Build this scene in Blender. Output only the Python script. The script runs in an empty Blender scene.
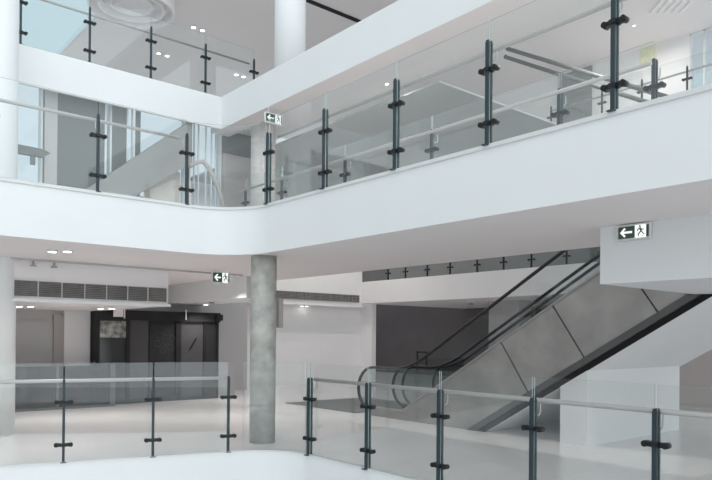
import bpy, bmesh, math
from mathutils import Vector, Matrix

S = bpy.context.scene
COL = S.collection
PI = math.pi

# ------------------------------------------------------------------ materials
def newmat(name):
    m = bpy.data.materials.new(name); m.use_nodes = True
    nt = m.node_tree; nt.nodes.clear()
    return m, nt, nt.nodes.new('ShaderNodeOutputMaterial')

def paint(name, col, rough=0.6, metal=0.0, var=0.0, scale=4.0, spec=0.4, bump=0.0, detail=4.0, stretch=(1, 1, 1)):
    m, nt, out = newmat(name)
    b = nt.nodes.new('ShaderNodeBsdfPrincipled')
    b.inputs['Roughness'].default_value = rough
    b.inputs['Metallic'].default_value = metal
    b.inputs['Specular IOR Level'].default_value = spec
    nt.links.new(b.outputs[0], out.inputs[0])
    tc = nt.nodes.new('ShaderNodeTexCoord')
    mp = nt.nodes.new('ShaderNodeMapping'); mp.inputs['Scale'].default_value = stretch
    no = nt.nodes.new('ShaderNodeTexNoise')
    no.inputs['Scale'].default_value = scale; no.inputs['Detail'].default_value = detail
    nt.links.new(tc.outputs['Object'], mp.inputs[0]); nt.links.new(mp.outputs[0], no.inputs['Vector'])
    rp = nt.nodes.new('ShaderNodeValToRGB')
    lo = [max(0, c * (1 - var)) for c in col]; hi = [min(1, c * (1 + var)) for c in col]
    rp.color_ramp.elements[0].color = (*lo, 1); rp.color_ramp.elements[1].color = (*hi, 1)
    rp.color_ramp.elements[0].position = 0.3; rp.color_ramp.elements[1].position = 0.7
    nt.links.new(no.outputs['Fac'], rp.inputs[0]); nt.links.new(rp.outputs[0], b.inputs['Base Color'])
    if bump:
        bp = nt.nodes.new('ShaderNodeBump'); bp.inputs['Strength'].default_value = bump
        bp.inputs['Distance'].default_value = 0.01
        nt.links.new(no.outputs['Fac'], bp.inputs['Height']); nt.links.new(bp.outputs[0], b.inputs['Normal'])
    return m

def emit(name, col, s):
    m, nt, out = newmat(name)
    e = nt.nodes.new('ShaderNodeEmission')
    e.inputs[0].default_value = (*col, 1); e.inputs[1].default_value = s
    nt.links.new(e.outputs[0], out.inputs[0])
    return m

def clear_glass(name, tint, refl=1.0, rough=0.0, haze=0.0, hazecol=(.8, .85, .86)):
    """thin sheet glass: tinted see-through with Fresnel reflection and a share of flat diffuse colour"""
    m, nt, out = newmat(name)
    t = nt.nodes.new('ShaderNodeBsdfTransparent'); t.inputs[0].default_value = (*tint, 1)
    g = nt.nodes.new('ShaderNodeBsdfGlossy'); g.inputs['Roughness'].default_value = rough
    g.inputs[0].default_value = (0.95, 0.98, 1, 1)
    fr = nt.nodes.new('ShaderNodeFresnel')
    ge = nt.nodes.new('ShaderNodeNewGeometry'); ma = nt.nodes.new('ShaderNodeMath'); ma.operation = 'MULTIPLY_ADD'
    ma.inputs[1].default_value = 1 / 1.5 - 1.5; ma.inputs[2].default_value = 1.5     # thin sheet: same reflection on both faces
    nt.links.new(ge.outputs['Backfacing'], ma.inputs[0]); nt.links.new(ma.outputs[0], fr.inputs['IOR'])
    mul = nt.nodes.new('ShaderNodeMath'); mul.operation = 'MULTIPLY'; mul.inputs[1].default_value = refl
    mul.use_clamp = True
    mx = nt.nodes.new('ShaderNodeMixShader')
    nt.links.new(fr.outputs[0], mul.inputs[0]); nt.links.new(mul.outputs[0], mx.inputs[0])
    nt.links.new(t.outputs[0], mx.inputs[1]); nt.links.new(g.outputs[0], mx.inputs[2])
    last = mx
    if haze:
        d = nt.nodes.new('ShaderNodeBsdfDiffuse'); d.inputs[0].default_value = (*hazecol, 1)
        m2 = nt.nodes.new('ShaderNodeMixShader'); m2.inputs[0].default_value = haze
        nt.links.new(mx.outputs[0], m2.inputs[1]); nt.links.new(d.outputs[0], m2.inputs[2]); last = m2
    nt.links.new(last.outputs[0], out.inputs[0])
    return m

def floor_mat(name, col, tile, rough):
    m, nt, out = newmat(name)
    b = nt.nodes.new('ShaderNodeBsdfPrincipled'); b.inputs['Roughness'].default_value = rough
    b.inputs['Specular IOR Level'].default_value = 0.5
    nt.links.new(b.outputs[0], out.inputs[0])
    tc = nt.nodes.new('ShaderNodeTexCoord')
    br = nt.nodes.new('ShaderNodeTexBrick')
    br.inputs['Scale'].default_value = 1.0
    br.inputs['Brick Width'].default_value = tile; br.inputs['Row Height'].default_value = tile
    br.inputs['Mortar Size'].default_value = 0.004; br.offset = 0.0
    br.inputs['Color1'].default_value = (*col, 1)
    br.inputs['Color2'].default_value = (*[c * 0.97 for c in col], 1)
    br.inputs['Mortar'].default_value = (*[c * 0.82 for c in col], 1)
    no = nt.nodes.new('ShaderNodeTexNoise'); no.inputs['Scale'].default_value = 0.8
    mixn = nt.nodes.new('ShaderNodeMixRGB'); mixn.blend_type = 'MULTIPLY'; mixn.inputs[0].default_value = 0.12
    nt.links.new(tc.outputs['Object'], br.inputs['Vector']); nt.links.new(tc.outputs['Object'], no.inputs['Vector'])
    nt.links.new(br.outputs[0], mixn.inputs[1]); nt.links.new(no.outputs['Fac'], mixn.inputs[2])
    nt.links.new(mixn.outputs[0], b.inputs['Base Color'])
    return m

M = dict(
    wallwhite=paint('bright_wall_paint', (.88, .86, .86), .6, var=.01),
    white=paint('white_paint', (.78, .80, .805), .55, var=.01, scale=1.5),
    warmwhite=paint('warm_white_paint', (.80, .775, .775), .6, var=.012, scale=1.5),
    ceil=paint('ceiling_paint', (.83, .785, .78), .7, var=.01, scale=1.0),
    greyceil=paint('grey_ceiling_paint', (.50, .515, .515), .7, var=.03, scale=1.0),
    greywall=paint('grey_wall_paint', (.50, .485, .485), .7, var=.02, scale=1.5),
    taupe=paint('taupe_wall_paint', (.40, .37, .36), .6, var=.03, scale=2.0),
    stairgrey=paint('stair_grey_paint', (.33, .335, .33), .7, var=.05, scale=1.5),
    taupe_dark=paint('dark_grey_wall_tone', (.20, .195, .19), .7, var=.06, scale=1.0),
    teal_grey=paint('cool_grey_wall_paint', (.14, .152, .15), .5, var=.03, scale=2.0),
    darkwall=paint('unlit_wall_tone', (.135, .122, .124), .7, var=.06, scale=1.5),  # dark colour carries the lack of light in the far room
    floor=floor_mat('polished_floor_tile', (.78, .75, .745), .6, .22),
    floor0=paint('lower_floor_tile', (.7, .7, .7), .5, var=.04),
    concrete=paint('bare_concrete', (.40, .40, .375), .8, var=.24, scale=5.0, bump=.15, detail=8.0),
    marble=paint('pale_stone', (.66, .62, .60), .5, var=.12, scale=5.0, detail=8.0, stretch=(1, 1, 2.5)),
    cladding=paint('grey_cement_board', (.30, .30, .29), .55, var=.22, scale=1.6, detail=7.0),
    seam=paint('dark_joint', (.05, .05, .05), .8),
    steel_trim=paint('dull_steel_trim', (.11, .115, .115), .45, .3, var=.1, scale=3),
    black=paint('black_gap', (.012, .012, .012), .8, var=.1),
    blackrub=paint('black_rubber', (.02, .02, .021), .45, var=.05),
    post=paint('dark_teal_steel', (.024, .044, .053), .38, .1, var=.08, scale=9),
    clamp=paint('black_clamp', (.016, .018, .019), .4, .3, var=.1, scale=9),
    rail=paint('satin_stainless', (.47, .445, .435), .42, .2, var=.03, scale=20, stretch=(1, 1, 1)),
    railwarm=paint('satin_stainless_brown', (.36, .34, .33), .4, .4, var=.03, scale=20),
    edge=paint('glass_edge', (.42, .50, .49), .15, var=.08, scale=3),
    grille=paint('grey_grille', (.34, .325, .315), .6, .2, var=.1, scale=8),
    grilledark=paint('grille_depth', (.20, .19, .185), .8, var=.2, scale=4),
    kframe=paint('kiosk_black', (.012, .0115, .012), .6, var=.2, scale=4),
    kpanel=paint('kiosk_charcoal', (.020, .019, .0195), .6, var=.2, scale=5),
    kdoor=paint('kiosk_door_grey', (.06, .057, .06), .5, var=.06, scale=2),
    klogo=paint('kiosk_logo_grey', (.07, .067, .07), .5, var=.05),
    greensign=paint('sign_green', (.055, .10, .07), .4, var=.03),
    signframe=paint('sign_frame', (.7, .72, .72), .5, var=.01),
    yellow=paint('faded_yellow', (.72, .70, .45), .6, var=.1, scale=12),
    beige=paint('beige_panel', (.62, .58, .54), .6, var=.03),
    kerb=paint('pale_stone_kerb', (.68, .69, .69), .5, var=.03),
)
M['glass'] = clear_glass('balustrade_glass', (.968, .982, .978), .9, haze=.015)
M['esglass'] = clear_glass('escalator_glass', (.90, .92, .92), .8)
M['frost'] = clear_glass('roof_light_glazing', (.80, .90, .93), .5)
M['winglass'] = clear_glass('window_glazing', (.88, .93, .96), .5)
M['darkglass'] = clear_glass('dark_tinted_glass', (.50, .50, .50), .8, haze=.35, hazecol=(.06, .06, .06))
M['lamp'] = emit('lamp_lens', (1, .97, .93), 6.0)
M['signlit'] = emit('sign_lit_white', (.95, 1, .97), 1.1)

def shopview():
    m, nt, out = newmat('shop_window_glass')
    b = nt.nodes.new('ShaderNodeBsdfPrincipled'); b.inputs['Roughness'].default_value = .1
    v = nt.nodes.new('ShaderNodeTexNoise'); v.inputs['Scale'].default_value = 7; v.inputs['Detail'].default_value = 8
    tc = nt.nodes.new('ShaderNodeTexCoord'); sp = nt.nodes.new('ShaderNodeSeparateXYZ')
    nt.links.new(tc.outputs['Object'], v.inputs['Vector']); nt.links.new(tc.outputs['Object'], sp.inputs[0])
    r = nt.nodes.new('ShaderNodeValToRGB')
    r.color_ramp.elements[0].position = .35; r.color_ramp.elements[0].color = (.12, .12, .10, 1)
    r.color_ramp.elements[1].position = .7; r.color_ramp.elements[1].color = (.46, .46, .43, 1)
    g = nt.nodes.new('ShaderNodeMath'); g.operation = 'GREATER_THAN'; g.inputs[1].default_value = 1.58
    mx = nt.nodes.new('ShaderNodeMixRGB'); mx.inputs[1].default_value = (.035, .036, .036, 1)
    nt.links.new(v.outputs['Fac'], r.inputs[0]); nt.links.new(sp.outputs[2], g.inputs[0])
    nt.links.new(g.outputs[0], mx.inputs[0]); nt.links.new(r.outputs[0], mx.inputs[2])
    nt.links.new(mx.outputs[0], b.inputs['Base Color']); nt.links.new(b.outputs[0], out.inputs[0])
    return m
M['shop'] = shopview()

# ------------------------------------------------------------------ builders
def box(bm, x0, y0, z0, x1, y1, z1, mi=0):
    vs = [bm.verts.new(p) for p in ((x0, y0, z0), (x1, y0, z0), (x1, y1, z0), (x0, y1, z0),
                                    (x0, y0, z1), (x1, y0, z1), (x1, y1, z1), (x0, y1, z1))]
    for f in ((0, 3, 2, 1), (4, 5, 6, 7), (0, 1, 5, 4), (1, 2, 6, 5), (2, 3, 7, 6), (3, 0, 4, 7)):
        bm.faces.new([vs[i] for i in f]).material_index = mi

def prism(bm, poly, a, b, axis='z', mi=0, mside=None):
    """extrude a 2D polygon: axis z -> (x,y), y -> (x,z), x -> (y,z)"""
    def P(p, h):
        return {'z': (p[0], p[1], h), 'y': (p[0], h, p[1]), 'x': (h, p[0], p[1])}[axis]
    A = [bm.verts.new(P(p, a)) for p in poly]; B = [bm.verts.new(P(p, b)) for p in poly]
    bm.faces.new(A).material_index = mi; bm.faces.new(B[::-1]).material_index = mi
    n = len(poly)
    for i in range(n):
        bm.faces.new((A[i], B[i], B[(i + 1) % n], A[(i + 1) % n])).material_index = mi if mside is None else mside

def cyl(bm, p, q, r, n=16, mi=0, r2=None):
    p, q = Vector(p), Vector(q); d = (q - p).normalized()
    a = d.orthogonal().normalized(); b = d.cross(a)
    r2 = r if r2 is None else r2
    A = [bm.verts.new(p + (a * math.cos(2 * PI * i / n) + b * math.sin(2 * PI * i / n)) * r) for i in range(n)]
    B = [bm.verts.new(q + (a * math.cos(2 * PI * i / n) + b * math.sin(2 * PI * i / n)) * r2) for i in range(n)]
    bm.faces.new(A[::-1]).material_index = mi; bm.faces.new(B).material_index = mi
    for i in range(n):
        f = bm.faces.new((A[i], A[(i + 1) % n], B[(i + 1) % n], B[i])); f.material_index = mi; f.smooth = n > 8

def tube(bm, pts, r, n=10, flat=1.0):
    pts = [Vector(p) for p in pts]; rings = []
    up0 = None
    for i, p in enumerate(pts):
        t = (pts[min(i + 1, len(pts) - 1)] - pts[max(i - 1, 0)]).normalized()
        ref = Vector((0, 0, 1)) if abs(t.z) < .95 else Vector((1, 0, 0))
        if up0 is not None: ref = up0
        s = t.cross(ref)
        if s.length < 1e-4: s = t.orthogonal()
        s.normalize(); u = s.cross(t).normalized(); up0 = u
        rings.append([bm.verts.new(p + s * math.cos(2 * PI * k / n) * r + u * math.sin(2 * PI * k / n) * r * flat) for k in range(n)])
    for a, b in zip(rings, rings[1:]):
        for k in range(n):
            f = bm.faces.new((a[k], a[(k + 1) % n], b[(k + 1) % n], b[k])); f.smooth = True
    bm.faces.new(rings[0][::-1]); bm.faces.new(rings[-1])

def mesh_of(name, build, mats):
    bm = bmesh.new(); build(bm)
    bmesh.ops.recalc_face_normals(bm, faces=bm.faces)
    me = bpy.data.meshes.new(name); bm.to_mesh(me); bm.free()
    for m in (mats if isinstance(mats, (list, tuple)) else [mats]): me.materials.append(m)
    return me

def ob(name, build, mats, parent=None, label=None, cat=None, group=None, kind=None, loc=None):
    me = build if isinstance(build, bpy.types.Mesh) else mesh_of(name, build, mats)
    o = bpy.data.objects.new(name, me); COL.objects.link(o)
    if parent is not None: o.parent = parent
    if loc: o.location = loc
    tag(o, label, cat, group, kind)
    return o

def tag(o, label=None, cat=None, group=None, kind=None):
    if label: o['label'] = label
    if cat: o['category'] = cat
    if group: o['group'] = group
    if kind: o['kind'] = kind

def empty(name, loc, label, cat, group=None, rz=0):
    o = bpy.data.objects.new(name, None); COL.objects.link(o)
    o.location = loc; o.rotation_euler = (0, 0, rz); o.empty_display_size = .2
    tag(o, label, cat, group)
    return o

def struct(name, build, mats, label, cat):
    return ob(name, build, mats, None, label, cat, None, 'structure')

def B(*boxes):
    return lambda bm: [box(bm, *b) for b in boxes]

# ------------------------------------------------------------------ main dimensions
H2, F2 = 3.618, 2.90          # middle storey floor, its soffit
H3, F3 = 6.90, 6.197          # top storey floor, its soffit
X3, Y3 = -3.83, 1.756         # corner of the top gallery
ROOF = 9.9

def arc(cx, cy, r, a0, a1, n=14):
    return [(cx + r * math.cos(a0 + (a1 - a0) * i / n), cy + r * math.sin(a0 + (a1 - a0) * i / n)) for i in range(n + 1)]

# ground gallery edge: corner, left edge runs at a slight angle, rounded corner
C1 = Vector((1.157, .093)); D1 = Vector((math.sin(-.2752), -math.cos(-.2752)))
T1 = .66
def p1(t): return C1 + D1 * t
ang = math.acos(max(-1, min(1, D1.dot(Vector((1, 0))))))
R1 = T1 * math.tan(ang / 2)
cen1 = Vector((C1.x + T1, C1.y - R1))
s1 = p1(T1)
a_s = math.atan2(s1.y - cen1.y, s1.x - cen1.x)
if a_s < 0: a_s += 2 * PI
ARC1 = arc(cen1.x, cen1.y, R1, a_s, PI / 2, 16)
e1 = p1(9.5)
floor_poly = [(e1.x, e1.y)] + ARC1 + [(8.3, C1.y), (8.3, e1.y), (13, e1.y), (13, 16), (-15, 16), (-15, e1.y)]
# solid slab with a hole: build as left part + right part + east part (void edge follows the arc)
def floor_build(bm):
    prism(bm, [(-15, e1.y), (e1.x, e1.y)] + ARC1 + [(C1.x + T1, 16), (-15, 16)], -.75, 0)
    box(bm, C1.x + T1, C1.y, -.75, 13, 16, 0)
    box(bm, 8.3, -12, -.75, 13, C1.y, 0)
    box(bm, -15, -12, -.75, 8.3, e1.y, 0)
def floor_faces(bm):
    floor_build(bm)
    for f in bm.faces:
        f.normal_update()
        f.material_index = 0 if abs(f.normal.z) > .5 and f.calc_center_median().z > -.1 else 1
struct('floor', floor_faces, [M['floor'], M['white']], 'polished pale floor of the ground gallery with white rounded void edge', 'floor')
struct('floor_below', B((-15, -12, -4.4, 13, 16, -4.2)), M['floor0'], 'floor at the bottom of the open atrium well', 'floor')

# white strip along the ground gallery edge
def kerb(bm):
    pl = [(e1.x, e1.y)] + ARC1 + [(8.3, C1.y)]
    for i in range(len(pl) - 1):
        a, b = Vector(pl[i]), Vector(pl[i + 1])
        n = Vector((-(b - a).y, (b - a).x)).normalized()
        q = [a - n * .015, b - n * .015, b + n * .06, a + n * .06]
        prism(bm, [tuple(v) for v in q], .001, .02)
struct('trim_1', kerb, M['kerb'], 'pale stone kerb along the rounded edge of the ground gallery', 'kerb')

# middle storey slab
R2 = .85
ARC2 = arc(R2, -R2, R2, PI, PI / 2, 40)
def slab2(bm):
    prism(bm, [(-9, -9), (0, -9)] + ARC2 + [(R2, 2.9), (-9, 2.9)], F2, H2)
    box(bm, R2, 0, F2, 12.5, 2.9, H2)
    for f in bm.faces:
        f.normal_update()
        f.material_index = 1 if f.normal.z < -.5 else (2 if f.normal.z > .5 else 0)
def slabmat(bm): pass
def build_slab2(bm):
    slab2(bm); bmesh.ops.recalc_face_normals(bm, faces=bm.faces)
    for f in bm.faces:
        f.normal_update()
        c = f.calc_center_median()
        f.material_index = 1 if f.normal.z < -.5 else (2 if f.normal.z > .5 else 0)
struct('slab_middle', build_slab2, [M['white'], M['ceil'], M['floor']], 'middle floor gallery slab with white fascia band and rounded corner', 'floor slab')
def lip2(bm):
    pl = [(0, -9)] + ARC2 + [(12.5, 0)]
    for i in range(len(pl) - 1):
        a, b = Vector(pl[i]), Vector(pl[i + 1])
        n = Vector((-(b - a).y, (b - a).x)).normalized()
        prism(bm, [tuple(v) for v in (a - n * .022, b - n * .022, b + n * .03, a + n * .03)], H2 - .03, H2 + .012)
struct('trim_2', lip2, M['kerb'], 'thin pale nosing along the top of the middle floor fascia', 'trim')
struct('slab_far', B((-9, 10.3, 2.84, 12.5, 16, H2)), M['warmwhite'], 'white floor band beyond the escalators, under the far railing', 'floor slab')
struct('beam', B((5.38, 1.5, 2.27, 12.5, 7.1, H2 - .02)), M['white'], 'white boxed landing under the middle floor carrying the large exit sign', 'beam')

# top storey slabs
def build_slab3(bm):
    box(bm, X3 - .07, -9, F3, X3, Y3, H3)
    box(bm, X3 - .6, -9, 6.8, X3 - .07, Y3, H3)
    box(bm, X3 - .42, Y3, F3, 12.5, Y3 + .42, H3)
    box(bm, X3 - .42, Y3 + .42, F3 + .13, 12.5, 3.35, H3)
    bmesh.ops.recalc_face_normals(bm, faces=bm.faces)
    for f in bm.faces:
        f.normal_update()
        f.material_index = 1 if f.normal.z < -.5 else (2 if f.normal.z > .5 else 0)
struct('slab_top', build_slab3, [M['white'], M['ceil'], M['floor']], 'top floor gallery slab with white fascia, set back above the middle floor', 'floor slab')
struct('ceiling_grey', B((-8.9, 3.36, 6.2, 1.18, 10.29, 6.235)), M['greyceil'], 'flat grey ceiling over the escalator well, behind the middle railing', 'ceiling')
struct('slab_rear', B((-9, 10.3, F3, 12.5, 16, H3)), M['warmwhite'], 'top floor slab on the far side of the escalator well', 'floor slab')
# roof: covered over the galleries, open over the atrium; escalator opening added for light
struct('ceiling', B((-14, .55, ROOF, X3 - .1, 16, ROOF + .2), (X3 - .1, 2.0, ROOF, 1.3, 16, ROOF + .2), (1.3, 2.0, ROOF, 12.8, 3.6, ROOF + .2), (1.3, 10.2, ROOF, 12.8, 16, ROOF + .2)), M['ceil'],
       'pinkish white ceiling of the top storey', 'ceiling')
struct('window_1', B((-14, -9, ROOF, X3 - .1, .55, ROOF + .03)), M['frost'], 'pale blue roof glazing above the top left gallery', 'roof light')

# walls
struct('wall_north', B((-15, 15.8, -.7, 13, 16, H2), ), M['darkwall'], 'back wall, coloured dark for shade, of the unlit room beyond the escalators', 'wall')
def north_up(bm):
    box(bm, -14, 13, 5.2, 13, 13.2, 6.9)
    box(bm, -14, 13, 6.9, 1.34, 13.2, ROOF); box(bm, 6.4, 13, 6.9, 13, 13.2, ROOF)
    box(bm, 1.34, 13, 6.9, 6.4, 13.2, 7.4)
struct('wall_north_band', B((-14, 12.9, H2, 13, 13.1, 5.2)), M['taupe_dark'], 'wall behind the far railing, coloured dark for shade under the slab', 'wall')  # band coloured dark to stand for the poor light under the slab
struct('wall_north_upper', north_up, M['warmwhite'], 'pale pinkish wall seen high up behind the escalator well', 'wall')
def win_frame(x0, x1, z0, z1, y, n):
    def f(bm):
        for i in range(n + 1):
            x = x0 + (x1 - x0) * i / n; box(bm, x - .025, y, z0, x + .025, y + .08, z1)
        for z in (z0, z1 - .05): box(bm, x0, y, z, x1, y + .08, z + .05)
    return f
w = struct('window_2', B((1.34, 13.1, 7.4, 6.4, 13.12, ROOF)), M['winglass'], 'tall bright window at the far right of the upper storey', 'window')
ob('window_frame', win_frame(1.34, 6.4, 7.4, ROOF, 13.02, 14), M['signframe'], w)
struct('wall_south', B((-15, -11.6, -.7, 9.5, -11.4, 3.4)), M['taupe'], 'unseen wall added on the opposite side of the atrium to block low daylight', 'wall')  # added out of view to keep low daylight off the ground storey
struct('wall_west', B((-15.2, -12, -4.3, -15, 16, 3.4)), M['greywall'], 'outer wall at the far left of the building', 'wall')

# west wall of the middle storey with windows
XW = -4.26
def west2(bm):
    x0, x1 = XW - .2, XW
    zt = 6.8
    for y0, y1 in ((-9, -3.03), (-1.80, -.63), (-.487, -.184), (1.144, 1.22), (2.007, 2.9)):
        box(bm, x0, y0, H2, x1, y1, zt)
    box(bm, x0, -3.03, H2, x1, -1.80, H2 + .1)
    box(bm, x0, -.63, H2, x1, -.487, H2 + .5)
    box(bm, x0, -.184, H2, x1, 1.144, H2 + .05); box(bm, x0, 1.22, H2, x1, 2.007, H2 + .05)
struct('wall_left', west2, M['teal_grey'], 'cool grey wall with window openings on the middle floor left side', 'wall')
def pane(n, y0, y1, z0, label, mull=()):
    wn = struct('window_%d' % n, B((XW - .12, y0, z0, XW - .10, y1, 6.8)), M['winglass'], label, 'window')
    def fr(bm):
        box(bm, XW - .18, y0, z0, XW, y0 + .035, 6.79); box(bm, XW - .18, y1 - .035, z0, XW, y1, 6.79)
        box(bm, XW - .18, y0, z0, XW, y1, z0 + .05)
        for y in mull: box(bm, XW - .12, y - .014, z0, XW - .09, y + .014, 6.79)
    ob('window_frame', fr, M['signframe'], wn)
pane(3, -3.03, -1.80, H2 + .1, 'pale blue window beside the white column on the middle floor')
pane(4, -.63, -.487, H2 + .5, 'narrow bright slit window left of the sloping stair')
pane(5, -.184, 1.144, H2 + .05, 'large pale blue window above the sloping stair', (-.03,))
pane(6, 1.22, 2.007, H2 + .05, 'bright window with vertical bars at the rounded corner', (1.38, 1.485, 1.665, 1.807, 1.912))
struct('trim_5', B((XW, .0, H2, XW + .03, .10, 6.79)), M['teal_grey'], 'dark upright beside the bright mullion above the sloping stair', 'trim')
struct('trim_6', B((XW, -1.777, H2, XW + .05, -1.55, 6.79)), M['greywall'], 'pale pilaster between grey wall and window on middle floor', 'trim')
struct('wall_taupe', B((XW, 2.015, H2, XW + .1, 2.89, 5.78)), M['taupe'], 'taupe wall panel beside the stone column on the middle floor', 'wall')

# west side of escalator well
def west_well(bm):
    box(bm, -9.2, 2.9, 2.7, -9, 10.3, 3.1 + .06)
    box(bm, -9.2, 2.9, 3.16, -9, 10.3, 4.2)
    box(bm, -9.2, 2.9, 4.2, -9, 6.9, F3 + .13); box(bm, -9.2, 8.8, 4.2, -9, 10.3, F3 + .13)
    box(bm, -9.7, 2.9, 0, -9.5, 10.75, 2.7)
    box(bm, -9.6, 10.7, 0, -8.9, 10.9, 2.84)
struct('wall_side', west_well, M['wallwhite'], 'bright white wall at the back left of the escalator well', 'wall')
w = struct('window_7', B((-9.12, 6.9, 4.2, -9.1, 8.8, F3 + .13)), M['winglass'], 'pale blue window seen through the middle railing beside the column', 'window')
ob('window_frame', B((-9.18, 6.9, 4.2, -9, 6.98, F3 + .1), (-9.18, 7.8, 4.2, -9, 7.88, F3 + .1), (-9.18, 8.72, 4.2, -9, 8.8, F3 + .1), (-9.18, 6.9, 4.2, -9, 8.8, 4.28)), M['signframe'], w)
struct('ceiling_alcove', B((-9.5, 2.9, 2.7, -9.2, 10.7, 2.8)), M['ceil'], 'lowered strip of ceiling under the long air grille', 'ceiling')

# ground storey, left: lowered bulkheads
def bulkA(bm):
    box(bm, -6.9, -8.8, 2.2, -2.65, .03, 2.9)
struct('beam_bulkhead', bulkA, M['warmwhite'], 'white lowered bulkhead with the wide louvred grille', 'beam')
struct('trim_3', B((-2.66, -8.8, 2.19, -2.60, .06, 2.245)), M['white'], 'white lip under the wide louvred grille', 'trim')
def bulkB(bm):
    prism(bm, [(-8.9, 1.8), (-2.75, 1.8), (-4.1, 2.88), (-8.9, 2.88)], 2.45, 2.9)
struct('beam_soffit', bulkB, M['white'], 'white lowered soffit beside the kiosk', 'beam')
struct('wall_shop', B((-7.1, -8.8, 0, -6.9, -.62, 2.3), (-7.1, .03, 0, -6.95, 3.3, 2.9)), M['greywall'], 'grey shopfront wall behind the dark barrier', 'wall')
struct('wall_pier', B((-7.1, -.62, 0, -6.8, -.03, 2.3)), M['warmwhite'], 'pale wall pier left of the dark kiosk', 'wall')
struct('wall_recess', B((-6.9, -8.6, 0, -6.86, -.78, 1.95)), M['greywall'], 'grey closed shutter recess at the far left of the ground floor', 'wall')
struct('trim_4', B((-6.88, -.85, 0, -6.80, -.62, 2.08)), M['taupe'], 'dark edge of the recess left of the pale pier', 'trim')
struct('wall_return', B((-7.4, 3.3, 0, -7.2, 4.1, 2.9), (-8.6, 4.1, 0, -8.4, 5.2, 2.7)), M['greywall'], 'grey wall to the right of the kiosk', 'wall')
# far room under the far slab
struct('wall_room', B((-4.6, 12.0, 0, -3.4, 12.6, 2.84)), M['greywall'], 'grey pier inside the unlit room behind the escalators', 'wall')
struct('wall_hall', B((1.9, 10.6, 0, 12.6, 10.8, 2.84)), M['taupe'], 'grey wall behind the white pier at far right', 'wall')
struct('baseboard_right', B((1.9, 10.57, 0, 12.6, 10.6, .12)), M['taupe'], 'low skirting on the grey wall behind the white pier', 'skirting')

# ------------------------------------------------------------------ columns
def col_at(name, x, y, r, z0, z1, mat, label):
    def f(bm):
        cyl(bm, (x, y, z0), (x, y, z1), r, 48)
    return struct(name, f, mat, label, 'column')
col_at('column', .42, .215, .20, 0, F2, M['concrete'], 'bare grey concrete column standing on the ground gallery')
col_at('column', -2.90, -2.98, .42, 0, ROOF, M['white'], 'full height white column at the left edge of the picture')
col_at('column', -3.15, 2.42, .27, H2, F3 + .2, M['marble'], 'pale stone column on the middle floor beside the rounded glass corner')
col_at('column', -1.97, 2.295, .315, H3, ROOF, M['white'], 'white round column on the top floor')

# ------------------------------------------------------------------ balustrades
# shared meshes in a local frame: x along the edge, y towards the floor side, z up
def post_single(bm):
    box(bm, -.016, -.024, 0, .016, .024, 1.05)
    box(bm, -.013, -.019, 1.05, .013, .019, 1.08)
    box(bm, -.035, -.04, 0, .035, .04, .012)
def post_double(bm):
    for s in (-1, 1):
        box(bm, -.020, s * .024 - .012, 0, .020, s * .024 + .012, 1.06)
        box(bm, -.016, s * .024 - .008, 1.06, .016, s * .024 + .008, 1.08)
    box(bm, -.008, -.03, .1, .008, .03, .16); box(bm, -.008, -.03, .9, .008, .03, .96)
    box(bm, -.035, -.07, 0, .035, .07, .012)
def clamp_build(bm):
    box(bm, -.09, -.026, -.021, .09, .026, .021)
    for s in (-1, 1):
        cyl(bm, (s * .087, -.036, 0), (s * .087, .036, 0), .027, 16)
        cyl(bm, (s * .087, -.042, 0), (s * .087, .042, 0), .014, 10)
    box(bm, -.032, -.05, -.018, .032, .05, .018)
def bracket_build(bm):
    pts = [(.0, .03, .90)]
    for i in range(9):
        a = -PI / 2 + PI / 2 * i / 8
        pts.append((.0, .075 + .045 * math.cos(a), .945 + .045 * math.sin(a)))
    pts.append((0, .12, 1.02))
    tube(bm, pts, .008, 8)
ME_PS = mesh_of('post', post_single, M['post']); ME_PD = mesh_of('post', post_double, M['post'])
ME_CL = mesh_of('clamp', clamp_build, M['clamp']); ME_BR = mesh_of('bracket', bracket_build, M['rail'])
ME_PK = mesh_of('post', post_single, M['clamp'])

def balustrade(label, loc, posts, panels, rails, group=None, railmat='rail', clamps=True, top=1.28, railr=.024, black=False):
    """posts: (x,y,angle,double); panels: list of xy paths; rails: list of 3D paths (relative to loc z)"""
    root = empty('glass_balustrade', loc, label, 'railing', group)
    L = Vector(loc)
    for (x, y, a, dbl) in posts:
        p = ob('post', (ME_PK if black else ME_PD if dbl else ME_PS), None, root, loc=(x - L.x, y - L.y, 0)); p.rotation_euler = (0, 0, a)
        if clamps:
            for z in (.23, .78): ob('clamp', ME_CL, None, p, loc=(0, 0, z))
            ob('bracket', ME_BR, None, p)
    for path in panels:
        def f(bm, path=path):
            pts = [Vector(p) for p in path]; n = len(pts); off = []
            for i in range(n):
                t = (pts[min(i + 1, n - 1)] - pts[max(0, i - 1)]).normalized()
                off.append(Vector((-t.y, t.x)) * .006)
            V = [[bm.verts.new((p.x + s * o.x - L.x, p.y + s * o.y - L.y, z)) for (s, z) in ((-1, .02), (1, .02), (1, top), (-1, top))] for p, o in zip(pts, off)]
            for a, b in zip(V, V[1:]):
                for k in range(4):
                    fc = bm.faces.new((a[k], a[(k + 1) % 4], b[(k + 1) % 4], b[k]))
                    fc.material_index = 0 if k in (1, 3) else 1
                    fc.smooth = n > 2 and k in (1, 3)
            bm.faces.new(V[0]).material_index = 1; bm.faces.new(V[-1][::-1]).material_index = 1
        ob('glass_panel', f, [M['glass'], M['edge']], root)
    for path in rails:
        ob('handrail', lambda bm, path=path: tube(bm, [(p[0] - L.x, p[1] - L.y, p[2]) for p in path], railr, 12), M[railmat], root)
    return root

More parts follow.
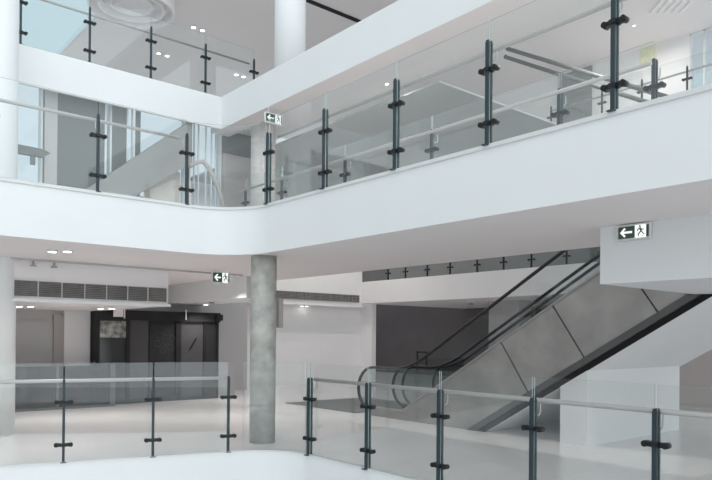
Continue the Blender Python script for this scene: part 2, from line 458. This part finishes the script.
G = .012
def runs(pts):
    """straight glass panels between consecutive points"""
    out = []
    for a, b in zip(pts, pts[1:]):
        a, b = Vector(a), Vector(b); d = (b - a).normalized()
        out.append([tuple(a + d * G), tuple(b - d * G)])
    return out

# ground gallery (in front)
aL = math.atan2(D1.y, D1.x) + PI      # local x along the edge, y to the floor side
inset = .012
nL = Vector((-1, 0)); nL = Vector((D1.y, -D1.x)); nL = nL if nL.x < 0 else -nL
def q1(t): v = p1(t) + nL * inset; return (v.x, v.y)
tl = [.797, 1.827, 2.937, 4.047, 5.157]
xr = [1.82, 3.05, 4.27, 5.49, 6.70, 7.92]
posts = [(*q1(t), aL, False) for t in tl] + [(x, C1.y + inset, 0, True) for x in xr]
cc = arc(cen1.x, cen1.y, R1 + inset, a_s, PI / 2, 16)
cc = cc[1:-1]
panels = runs([q1(t) for t in reversed(tl)]) + [cc] + runs([(x, C1.y + inset) for x in xr])
ro = .13
rl = [(*(p1(t) + nL * (inset + ro)), 1.045) for t in (5.4, .76)]
rr = [(x, C1.y + inset + ro, 1.045) for x in (1.75, 8.1)]
balustrade('long glass balustrade along the ground gallery in front, with rounded corner', (C1.x, C1.y, .004), posts, panels, [rl, rr])

# middle gallery
yl = [-.89, -2.21, -3.55, -4.9]
xr = [.85, 2.24, 3.62, 4.99, 6.36, 7.74, 9.1]
posts = [(-inset, y, PI / 2, False) for y in yl] + [(x, inset, 0, True) for x in xr]
panels = runs([(-inset, y) for y in reversed(yl)]) + [arc(R2, -R2, R2 + inset, PI, PI / 2, 18)[1:-1]] + runs([(x, inset) for x in xr])
balustrade('glass balustrade on the middle floor edge above the white fascia', (0, 0, H2), posts, panels,
           [[(-inset - ro, -5.2, 1.03), (-inset - ro, -.95, 1.03)], [(.92, inset + ro, 1.03), (9.4, inset + ro, 1.03)]])

# top gallery, left side
yl = [2.6, 1.386, .156, -1.074, -2.3, -3.53]
posts = [(X3 - .04, y, PI / 2, False) for y in yl]
balustrade('glass balustrade on the top floor at upper left', (X3, 0, H3), posts, runs([(X3 - .04, y) for y in reversed(yl)]),
           [[(X3 - .17, -4, 1.0), (X3 - .17, 2.55, 1.0)]], railmat='railwarm', railr=.022)

# rear side of the middle gallery
xs = [-2.7, -1.35, .56, 2.57, 4.71, 5.88]
balustrade('second glass balustrade on the back edge of the middle floor bridge', (0, 1.72, H2), [(x, 1.72, 0, x > 4) for x in xs],
           runs([(x, 1.72) for x in xs]), [[(-2.8, 1.60, 1.0), (5.9, 1.60, 1.0)]])

# far side of the well, middle storey
xs = [-7.69, -6.83, -5.81, -4.83, -3.74, -2.76, -1.80, -.69, .35, 1.4, 2.5]
balustrade('dark railing with black clamps on the far white floor band', (-3, 10.36, H2), [(x, 10.36, 0, False) for x in xs],
           runs([(x, 10.36) for x in xs]), [[(-7.7, 10.48, 1.03), (2.6, 10.48, 1.03)]], black=True)
# far side, top storey
xs = [-1.2, .3, 1.35, 2.43, 3.5, 4.6]
balustrade('distant railing high up before the bright far window', (2, 10.36, H3), [(x, 10.36, 0, False) for x in xs],
           runs([(x, 10.36) for x in xs]), [[(-1.3, 10.48, 1.0), (4.7, 10.48, 1.0)]], black=True)

# ------------------------------------------------------------------ escalators
def deck(x): return .587 * x + .314
def und(x): return .589 * (x - 1.79)
XE = 5.40
def hand_path(y):
    pts = []
    for i in range(13):
        a = -PI / 2 - PI * i / 12
        pts.append((-1.22 + .47 * math.cos(a), y, .55 + .46 * math.sin(a)))
    # flat, then easing into the slope
    pts += [(-.9, y, 1.01), (-.6, y, 1.012)]
    for i in range(1, 9):
        x = -.6 + .9 * i / 8
        s = i / 8
        pts.append((x, y, 1.012 + .264 * s * s))
    k = 1.276 - .587 * .3
    pts += [(x, y, .587 * x + k) for x in (1, 2, 3, 4, 5)]
    pts += [(5.55, y, .587 * 5.5 + k), (5.9, y, 4.5), (6.4, y, 4.55), (7.0, y, 4.56)]
    return pts
def escalator(y0, y1, label, near):
    root = empty('escalator', (0, y0, 0), label, 'escalator', 'escalators rising to the middle floor')
    L = Vector((0, y0, 0))
    w = y1 - y0
    low = .16
    xd = (low - .314) / .587
    seams = [-1.25, 2.16, 3.18, 4.32, XE]
    def clad_panel(xa, xb):
        # joints run square to the slope
        def f(bm):
            dx = .42
            def lowx(x): return x + dx
            top = lambda x: max(low, deck(x)) if x > xd else low
            bot = lambda x: max(0.0, und(x) + .22)
            g = .012
            a, b = xa + g, xb - g
            if xa < 0: poly = [(a, 0.0), (a, low), (xd, low)]
            else:
                poly = [(a + .56, bot(a + .56)), (a, top(a))]
            if xb >= XE: poly += [(XE, top(XE)), (XE, bot(XE))]
            else: poly += [(b, top(b)), (b + .56, bot(b + .56))]
            if xa < 0: poly += [(1.42, 0.0)]
            prism(bm, poly, 0, .03, 'y')
        return f
    if near:
        for a, b in zip(seams, seams[1:]):
            ob('cladding_panel', clad_panel(a, b), M['cladding'], root)
        ob('joint_backing', lambda bm: prism(bm, [(-1.2, .02), (-1.2, low - .02), (xd, low - .02), (XE - .02, deck(XE) - .03), (XE - .02, und(XE) + .24), (1.45, .04)], .03, .06, 'y'), M['seam'], root)
        ob('trim_strip', lambda bm: prism(bm, [(1.42, 0), (5.27, 2.265), (5.474, 2.265), (1.62, 0.0)], -.02, .05, 'y'), M['steel_trim'], root)
        ob('shadow_gap', lambda bm: prism(bm, [(1.63, .0), (5.474, 2.265), (5.635, 2.265), (1.80, 0.0)], .03, .056, 'y'), M['black'], root)
    else:
        ob('cladding_panel', lambda bm: prism(bm, [(-1.25, 0), (-1.25, low), (xd, low), (XE, deck(XE)), (XE, und(XE) + .1), (1.62, 0)], 0, .03, 'y'), M['cladding'], root)
    ob('cladding_panel', lambda bm: prism(bm, [(-1.25, 0), (-1.25, low), (xd, low), (XE, deck(XE)), (XE, und(XE) + .1), (1.62, 0)], w - .03, w, 'y'), M['cladding'], root)
    def steps(bm):
        n = 17; rise = H2 / n; run = rise / .587
        poly = [(-1.24, .0), (-1.24, .02), (0.0, .02)]
        x, z = 0.0, .02
        for i in range(n - 3):
            z += rise; poly.append((x, z)); x += run; poly.append((x, z))
        poly += [(x, z - .35), (.6, .0)]
        prism(bm, poly, .12, w - .12, 'y')
    ob('steps', steps, M['steel_trim'], root)
    if near:
        def guard(bm):
            box(bm, .07, .06, 1.0, .095, .085, 1.37); box(bm, .32, .06, 1.1, .345, .085, 1.37); box(bm, .05, .06, 1.35, .365, .085, 1.38)
        ob('entry_guard', guard, M['blackrub'], root)
    for yy in (0.0, w - .14):
        ob('deck', lambda bm, yy=yy: prism(bm, [(-1.25, low), (-1.25, low + .03), (xd - .02, low + .03), (XE, deck(XE) + .035), (XE, deck(XE)), (xd, low)], yy - .01, yy + .15, 'y'), M['railwarm' if near and yy == 0 else 'steel_trim'], root)
        yc = yy + .07
        hp = hand_path(yc)
        def glass(bm, hp=hp, yc=yc):
            poly = [(p[0], p[2]) for p in hp if p[0] < 5.2]
            poly = [( -1.22 + (x + 1.22) * (.94 if x < -1.2 else 1), z - (.03 if z > .6 else -.03)) for x, z in poly]
            poly += [(5.2, deck(5.2) + .03), (xd, low + .03)]
            prism(bm, poly, yc - .006, yc + .006, 'y', 0, 0)
        ob('glass_side', glass, M['esglass'], root)
        ob('handrail', lambda bm, hp=hp: tube(bm, hp, .036, 10, .8), M['blackrub'], root)
    return root
escalator(3.90, 5.06, 'nearer escalator with grey cement side panels rising to the right', True)
escalator(5.22, 6.38, 'second escalator, mostly hidden behind the nearer one', False)

struct('soffit_trim', lambda bm: prism(bm, [(1.80, 0.005), (1.82, 0.005), (5.60, und(5.60)), (5.55, 2.265), (5.46, 2.265)], 3.957, 7.1, 'y'), M['white'],
       'white plastered sloping underside of the escalators', 'soffit')
struct('pillar', lambda bm: prism(bm, [(3.31, 0), (3.78, 0), (3.78, und(3.78) - .002), (3.31, und(3.31) - .002)], 3.93, 7.05, 'y'), M['white'],
       'white rectangular pier holding up the escalator underside', 'pier')
ob('landing_plate', B((-4.4, 3.9, .001, -1.72, 6.4, .010)), M['steel_trim'], None, 'flat dark steel plate on the floor before the escalator ends', 'floor plate')

# pair of dark inclined handrails behind the middle floor bridge
def slope_rail(x0, z0, x1, z1, y, label):
    rt = empty('inclined_handrail', (x0, y, z0), label, 'handrail')
    k = (z1 - z0) / (x1 - x0)
    xe = x1 + .5
    ob('bar', lambda bm: tube(bm, [(0, 0, 0), (xe - x0, 0, k * (xe - x0))], .032, 10), M['steel_trim'], rt)
    ob('end_post', lambda bm: box(bm, xe - x0 - .02, -.02, H2 - z0, xe - x0 + .02, .02, k * (xe - x0)), M['steel_trim'], rt)
    ob('hanger', lambda bm: box(bm, .0, -.012, 0, .024, .012, 6.33 - z0 if z0 < 6.33 else .05), M['steel_trim'], rt)
slope_rail(2.70, 6.29, 4.93, 5.02, 3.30, 'upper of two dark sloping handrails behind the middle bridge')
slope_rail(2.47, 6.30, 4.82, 4.95, 3.55, 'lower of two dark sloping handrails behind the middle bridge')

# ------------------------------------------------------------------ stair on the left of the middle storey
def stairbox(bm):
    prism(bm, [(-1.9, H2), (-1.9, 3.79), (1.12, 6.29), (1.12, 5.36), (-1.30, H2)], -4.24, -3.93, 'x')
ob('stair_enclosure', stairbox, M['stairgrey'], None, 'grey white sloping stair enclosure behind the middle floor glass at left', 'staircase')
struct('door_1', B((XW, .195, H2, XW + .03, .99, 5.19)), M['beige'], 'beige door panel under the sloping stair', 'door')
ob('support_post', lambda bm: box(bm, -4.15, -.05, H2, -4.0, .08, 4.5), M['teal_grey'], None, 'grey upright supporting the sloping stair enclosure', 'post')
r = empty('wall_reflection', (-4.0, -2.3, 5.05), 'grey pointed bar added as a reflection beside the white column on the middle floor', 'bracket')  # solid shape added in place of a reflection in the glass
ob('arm', lambda bm: prism(bm, [(-.9, -.09), (.42, -.10), (.56, .0), (.42, .05), (-.9, .09)], -.05, .05, 'x'), M['teal_grey'], r)
ob('stay', lambda bm: box(bm, -.03, .22, -.26, 0.03, .30, -.1), M['teal_grey'], r)
r = empty('curved_reflection', (-3.0, 1.4, H2), 'pale curved bar added as a reflection, sweeping down behind the rounded glass corner', 'handrail')  # tube added to stand for a reflection at the curved glass
ob('bar', lambda bm: tube(bm, [(0, -.80, 1.40), (0, -.74, 1.44), (0, -.62, 1.52), (0, -.5, 1.55), (0, -.38, 1.46), (0, -.27, 1.3), (0, -.16, 1.08), (0, -.07, .85), (0, 0.0, .55), (0, .03, 0.0)], .045, 10), M['taupe'], r)

# ------------------------------------------------------------------ air grilles
def grille(label, x, y0, y1, z0, z1, nv, nh, name='air_grille'):
    rt = empty(name, (x, y0, z0), label, 'air grille')
    w, h = y1 - y0, z1 - z0
    ob('backing', lambda bm: box(bm, 0.002, 0, 0, .012, w, h), M['grilledark'], rt)
    def fr(bm):
        box(bm, .002, 0, 0, .035, w, .008); box(bm, .002, 0, h - .008, .035, w, h)
        for i in range(nv + 1):
            y = w * i / nv; y = min(max(y, .008), w - .008); box(bm, .002, y - .005, 0, .037, y + .005, h)
    ob('frame', fr, M['warmwhite'] if nv < 12 else M['grille'], rt)
    def sl(bm):
        for i in range(nh):
            z = h * (i + .5) / nh
            prism(bm, [(.012, z - .006), (.032, z - h / nh * .35), (.034, z - h / nh * .30), (.014, z)], 0, w, 'y')
    ob('slats', sl, M['grille'], rt)
grille('wide louvred grille set in the white bulkhead at left', -2.65, -2.66, .0, 2.27, 2.545, 7, 9)
grille('long narrow grey grille on the white wall right of the concrete column', -9.0, 6.4, 10.15, 2.87, 3.13, 24, 5)

# shutter guide track under the soffit
r = empty('ceiling_track', (-2.60, -8, 2.87), 'thin grey track with small hooks under the left soffit', 'track')
ob('channel', lambda bm: box(bm, -.03, 0, 0, .03, 9.6, .028), M['greywall'], r)
for y in (4.9, 5.2, 5.62, 5.95):
    ob('hook', lambda bm, y=y: (box(bm, -.012, y, -.07, .012, y + .03, 0), box(bm, -.03, y - .03, -.09, .03, y + .06, -.07)), M['taupe'], r)

# ------------------------------------------------------------------ kiosk
K = empty('kiosk', (-6.5, 0, 0), 'black kiosk front with glass window and grey door under the lowered ceiling', 'kiosk')
ob('body', lambda bm: box(bm, -.38, .0, 0, -.06, 3.17, 2.24), M['kframe'], K)
ob('header', lambda bm: (box(bm, -.06, -.02, 2.0, .08, 3.2, 2.24), box(bm, .08, 3.05, 2.04, .14, 3.24, 2.2)), M['kframe'], K)
def kframe(bm):
    for y0, y1 in ((0, .08), (.72, .80), (1.98, 2.12), (2.74, 2.82), (3.12, 3.18)): box(bm, -.06, y0, 0, .03, y1, 2.0)
    box(bm, -.06, 0, 0, .03, 3.17, .1)
ob('frame', kframe, M['kframe'], K)
wp = ob('window_pane', lambda bm: box(bm, -.06, .08, .1, -.02, .72, 1.98), M['shop'], K)
ob('side_panel', lambda bm: box(bm, -.06, .80, .1, -.015, 1.28, 2.0), M['kdoor'], K, loc=(-.005, 0, 0))
pn = ob('logo_panel', lambda bm: box(bm, -.06, 1.30, .1, -.01, 1.98, 2.0), M['kpanel'], K)
def ring_shape(y, z, r, w=.012, n=20):
    def f(bm):
        for i in range(n):
            a, b = 2 * PI * i / n, 2 * PI * (i + 1) / n
            prism(bm, [(y + r * math.cos(a), z + r * math.sin(a)), (y + r * math.cos(b), z + r * math.sin(b)),
                       (y + (r - w) * math.cos(b), z + (r - w) * math.sin(b)), (y + (r - w) * math.cos(a), z + (r - w) * math.sin(a))], -.01, -.004, 'x')
    return f
ob('emblem_ring', ring_shape(1.70, 1.50, .09), M['klogo'], pn)
for k in range(6):
    a = 2 * PI * k / 6 + .3
    ob('emblem_ring', ring_shape(1.70 + .2 * math.cos(a), 1.50 + .22 * math.sin(a), .085), M['klogo'], pn)
dr = ob('door', lambda bm: box(bm, -.06, 2.12, .05, -.005, 2.74, 2.0), M['kdoor'], K)
ob('door_handle', lambda bm: prism(bm, [(2.34, 1.28), (2.37, 1.28), (2.56, 1.58), (2.53, 1.58)], 0, .03, 'x'), M['kframe'], dr)
ob('corner_panel', lambda bm: box(bm, -.06, 2.82, .1, -.01, 3.12, 2.0), M['kpanel'], K)
for yy, h in ((.62, .16), (2.2, .16)):
    ob('hanger', lambda bm, yy=yy, h=h: box(bm, .085, yy, 2.04, .10, yy + .03, 2.3), M['warmwhite'], K)
ob('hanging_card', B((-6.28, .32, 2.07, -6.26, .55, 2.28)), M['warmwhite'], None, 'small pale card hung over the top left of the kiosk', 'card')

# dark glass barrier before the shopfront
r = empty('dark_barrier', (-6.1, 0, 0), 'dark tinted glass barrier with end post left of the kiosk', 'barrier')
ob('glass_panel', lambda bm: box(bm, -.01, -4.6, .04, .01, .22, .95), M['darkglass'], r)
ob('base_rail', lambda bm: box(bm, -.04, -4.6, 0, .04, .22, .05), M['steel_trim'], r)
ob('end_post', lambda bm: box(bm, -.05, .18, 0, .05, .30, .97), M['steel_trim'], r)
ob('post', lambda bm: box(bm, -.03, -.99, 0, .03, -.93, .97), M['steel_trim'], r)
ob('sloping_rail', lambda bm: tube(bm, [(-.15, -4.6, -.05 + .3), (-.15, -1.9, .55), (-.15, .2, .90)], .022, 8), M['rail'], r)

# ------------------------------------------------------------------ exit signs
def exit_sign(label, loc, rz, w, h, lit, hang=0.0):
    """local x to the right, z up, faces local -y"""
    rt = empty('exit_sign', loc, label, 'exit sign', rz=rz)
    ob('housing', lambda bm: box(bm, 0, 0, -h, w, .05, 0), M['signframe'], rt)
    b = .06 * h
    ob('green_field', lambda bm: box(bm, b, -.006, -h + b * 2, w - b, 0, -b * 2), M['greensign'], rt)
    aw = (w - 2 * b) * .54
    cz = -h / 2; s = h * .30
    def arrow(bm):
        x0 = b + .12 * aw; x1 = b + aw * .86
        y0, y1 = -.011, -.006
        prism(bm, [(x0, cz), (x0 + s * .95, cz + s), (x0 + s * 1.28, cz + s * .78), (x0 + s * .75, cz + s * .22), (x1, cz + s * .22),
                   (x1, cz - s * .22), (x0 + s * .75, cz - s * .22), (x0 + s * 1.28, cz - s * .78), (x0 + s * .95, cz - s)], y0, y1, 'y')
    ob('arrow', arrow, M['signlit'], rt)
    xa = b + aw + .02 * w; xb = w - b - .075 * w
    ob('white_field', lambda bm: box(bm, xa, -.011, -h + b * 1.6, xb, -.006, -b * 1.6), M['signlit'], rt)
    def man(bm):
        mx = (xa + xb) / 2; u = h * .42
        def P(pts): prism(bm, [(mx + x * u, cz + z * u) for x, z in pts], -.016, -.011, 'y')
        n = 12
        P([(-.05 + .15 * math.cos(2 * PI * i / n), .72 + .15 * math.sin(2 * PI * i / n)) for i in range(n)])
        P([(-.16, .50), (.10, .52), (.26, .02), (.02, -.06)])            # torso
        P([(-.14, .50), (-.42, .30), (-.36, .14), (-.10, .34)])          # left arm
        P([(-.42, .30), (-.50, .02), (-.40, .0), (-.30, .22)])
        P([(.08, .50), (.40, .24), (.34, .14), (.06, .36)])              # right arm
        P([(.36, .26), (.56, .30), (.56, .18), (.34, .12)])
        P([(.02, .02), (-.24, -.30), (-.12, -.42), (.20, -.02)])         # front leg
        P([(-.24, -.28), (-.18, -.72), (-.34, -.72), (-.36, -.30)])
        P([(.10, .0), (.34, -.34), (.44, -.26), (.26, .04)])             # rear leg
        P([(.32, -.34), (.62, -.58), (.66, -.46), (.40, -.24)])
        P([(.28, -.78), (.46, -.78), (.46, -.70), (.28, -.70)])
    ob('running_figure', man, M['greensign'], rt)
    if hang:
        ob('hanger', lambda bm: (box(bm, w * .2, .02, 0, w * .2 + .012, .03, hang), box(bm, w * .8, .02, 0, w * .8 + .012, .03, hang)), M['signframe'], rt)
    return rt
exit_sign('large green exit sign with left arrow on the white boxed landing', (5.62, 1.44, 2.885), 0, .355, .165, True)
exit_sign('green exit sign with left arrow hung under the soffit beside concrete column', (-1.95, .58, 2.86), PI / 2, .37, .225, True, .04)
exit_sign('green exit sign hung under the top slab at the rounded glass corner', (-1.9, 1.68, 6.08), PI / 2, .40, .20, True, .12)

# ------------------------------------------------------------------ ceiling lights
def downlight(loc, label, watts, group, twin=None, size=.075, spread=2.2):
    rt = empty('downlight', loc, label, 'ceiling light', group)
    for k, (dx, dy) in enumerate(twin or [(0, 0)]):
        ob('bezel', lambda bm: cyl(bm, (dx, dy, -.025), (dx, dy, -.001), size, 20, 0, size * 1.05), M['signframe'], rt)
        ob('lens', lambda bm: cyl(bm, (dx, dy, -.032), (dx, dy, -.026), size * .75, 20), M['lamp'], rt)
    if watts:
        l = bpy.data.lights.new('downlight_lamp', 'AREA'); l.shape = 'DISK'; l.size = .14; l.energy = watts
        l.color = (1, .96, .92); l.spread = spread
        lo = bpy.data.objects.new('downlight_lamp', l); COL.objects.link(lo); lo.parent = rt; lo.location = (0, 0, -.06)
TW = [(-.09, -.08), (.09, .08)]
downlight((-1.04, -2.40, F2), 'twin downlight in the soffit near the white column at left', 20, 'ground storey downlights', TW)
downlight((-6.0, 2.55, 2.45), 'downlight in the lowered soffit in front of the kiosk door', 14, 'ground storey downlights')
downlight((-4.3, -.55, 2.2), 'downlight under the left bulkhead before the kiosk window', 16, 'ground storey downlights', TW)
downlight((-4.6, -2.0, 2.2), 'downlight under the left bulkhead before the grey shutter', 16, 'ground storey downlights', TW)
downlight((-2.9, 1.2, F2), 'round ceiling lamp just behind the small hanging exit sign', 30, 'ground storey downlights')
downlight((-9.35, 8.0, 2.7), 'small downlight above the bright white wall behind the concrete column', 0, 'ground storey downlights', [(0, -.1), (0, .1)])
downlight((-5.72, 13.85, 2.84), 'bright single downlight in the dark room behind escalators', 3, 'ground storey downlights')
downlight((-7.14, 2.83, ROOF), 'twin downlight on the top ceiling nearest the white column', 24, 'top storey downlights', [(0, -.13), (0, .13)], .075)
downlight((-9.34, 2.82, ROOF), 'twin downlight on the top ceiling left of the third post', 24, 'top storey downlights', [(0, -.13), (0, .13)], .075)
downlight((-9.24, 5.34, ROOF), 'twin downlight on the top ceiling low beside the last post', 24, 'top storey downlights', [(0, -.13), (0, .13)], .075)
r = empty('smoke_detector', (-5.73, 12.44, 2.84), 'small dark detector on the ceiling of the unlit room', 'smoke detector')
ob('housing', lambda bm: cyl(bm, (0, 0, -.07), (0, 0, -.001), .07, 16), M['taupe'], r)
r = empty('smoke_detector', (-5.2, 2.3, 2.45), 'small detector on the lowered soffit above the kiosk door', 'smoke detector')
ob('housing', lambda bm: cyl(bm, (0, 0, -.06), (0, 0, -.001), .06, 16), M['taupe'], r)
ob('ceiling_vent', B((-4.06, 2.6, ROOF - .02, -3.92, 5.86, ROOF - .001)), M['black'], None, 'long black slot in the top ceiling beside the white column', 'air slot')

downlight((-7.6, 5.4, 6.2), 'added fill lamp under the grey ceiling above the foot of the escalators', 44, 'added middle storey fill lamps', spread=3.0)  # made-up lamp, added to brighten the white wall of the well
downlight((-7.2, 8.6, 6.2), 'added fill lamp under the grey ceiling near the far white floor band', 46, 'added middle storey fill lamps', spread=3.0)  # second added lamp, brightens the wall and the far floor band
downlight((.3, 2.9, F3 + .13), 'added fill lamp over the middle bridge near the rounded corner', 62, 'added middle storey fill lamps', size=.04, spread=3.0)  # added lamp, its bounce off the bridge floor lifts the ceiling
downlight((4.6, 2.9, F3 + .13), 'added fill lamp over the middle bridge near the right edge', 62, 'added middle storey fill lamps', size=.04, spread=3.0)  # added like the lamp before it, to brighten the bridge ceiling
downlight((.6, 11.4, ROOF), 'added fill lamp before the far upper wall', 55, 'added top storey fill lamps', size=.04, spread=3.0)  # lamp added only to brighten the far upper wall
# round white drum under the roof
def drum(bm):
    def ringwall(r0, r1, z0, z1, n=64):
        for i in range(n):
            a, b = 2 * PI * i / n, 2 * PI * (i + 1) / n
            prism(bm, [(r0 * math.cos(a), r0 * math.sin(a)), (r0 * math.cos(b), r0 * math.sin(b)), (r1 * math.cos(b), r1 * math.sin(b)), (r1 * math.cos(a), r1 * math.sin(a))], z0, z1)
    ringwall(.95, 1.0, -.45, -.02); ringwall(.72, .77, -.40, -.02); ringwall(.46, .51, -.35, -.02)
    cyl(bm, (0, 0, -.20), (0, 0, -.02), .95, 64)
ob('ring_pendant', drum, M['wallwhite'], None, 'large round white ceiling drum with concentric rings at upper left', 'ceiling drum', loc=(-6.45, .75, ROOF))

# small things
ob('wall_poster', B((-.05, 12.97, 9.40, .42, 13, 9.88)), M['yellow'], None, 'small faded yellow sheet on the far upper wall', 'poster')
r = empty('column_box', (.27, .60, 1.79), 'dark upright box fixed beside the concrete column', 'box')
ob('case', lambda bm: box(bm, -.1, -.04, 0, .07, .04, .47), M['taupe'], r)
struct('door_2', B((-2.66, 12.93, 7.0, -1.54, 13, 9.89)), M['taupe_dark'], 'grey recessed panel high on the far upper wall', 'door')
r = empty('ceiling_louvre', (1.68, 10.62, ROOF), 'small louvre of white slats in the top ceiling at upper right', 'louvre', rz=.87)
ob('backing', lambda bm: box(bm, -.05, -.02, -.012, .95, .62, -.001), M['ceil'], r)
for i in range(5):
    ob('slat', lambda bm, i=i: box(bm, i * .18, 0, -.05, i * .18 + .08, .6, -.012), M['wallwhite'], r)

# ------------------------------------------------------------------ world, camera, view
wd = bpy.data.worlds.new('sky'); S.world = wd; wd.use_nodes = True
bg = wd.node_tree.nodes['Background']
bg.inputs[0].default_value = (.90, .965, 1.0, 1); # overcast sky, brighter on the side the daylight comes from
wt = wd.node_tree
tc = wt.nodes.new('ShaderNodeTexCoord'); sx = wt.nodes.new('ShaderNodeSeparateXYZ'); ma = wt.nodes.new('ShaderNodeMath')
ma.operation = 'MULTIPLY_ADD'; ma.inputs[1].default_value = .95; ma.inputs[2].default_value = 1.05
wt.links.new(tc.outputs['Generated'], sx.inputs[0]); wt.links.new(sx.outputs[0], ma.inputs[0]); mm = wt.nodes.new('ShaderNodeMath'); mm.operation = 'MAXIMUM'; mm.inputs[1].default_value = .80
wt.links.new(ma.outputs[0], mm.inputs[0]); wt.links.new(mm.outputs[0], bg.inputs[1])

cam = bpy.data.cameras.new('camera'); co = bpy.data.objects.new('camera', cam); COL.objects.link(co)
YAW, PIT, RO, F = .8717, .0048, .0087, 668.97
fwd = Vector((-math.sin(YAW) * math.cos(PIT), math.cos(YAW) * math.cos(PIT), math.sin(PIT)))
rgt = Vector((math.cos(YAW), math.sin(YAW), 0)); up = rgt.cross(fwd)
Rv = rgt * math.cos(RO) + up * math.sin(RO); Uv = -rgt * math.sin(RO) + up * math.cos(RO)
mw = Matrix((Rv, Uv, -fwd)).transposed().to_4x4(); mw.translation = (9.3546, -5.4018, 1.6654)
co.matrix_world = mw
cam.sensor_fit = 'HORIZONTAL'; cam.sensor_width = 36; cam.lens = F / 712 * 36
cam.shift_x = 0; cam.shift_y = (332.9 - 240) / 712
cam.clip_start = .05; cam.clip_end = 200
S.camera = co
S.view_settings.view_transform = 'Standard'; S.view_settings.look = 'None'
S.view_settings.exposure = 0.0; S.view_settings.gamma = 1.0; S.view_settings.use_curve_mapping = False
S.cycles.max_bounces = 14; S.cycles.diffuse_bounces = 8; S.cycles.glossy_bounces = 5
S.cycles.transparent_max_bounces = 48; S.cycles.use_denoising = True
S.cycles.sample_clamp_indirect = 6.0
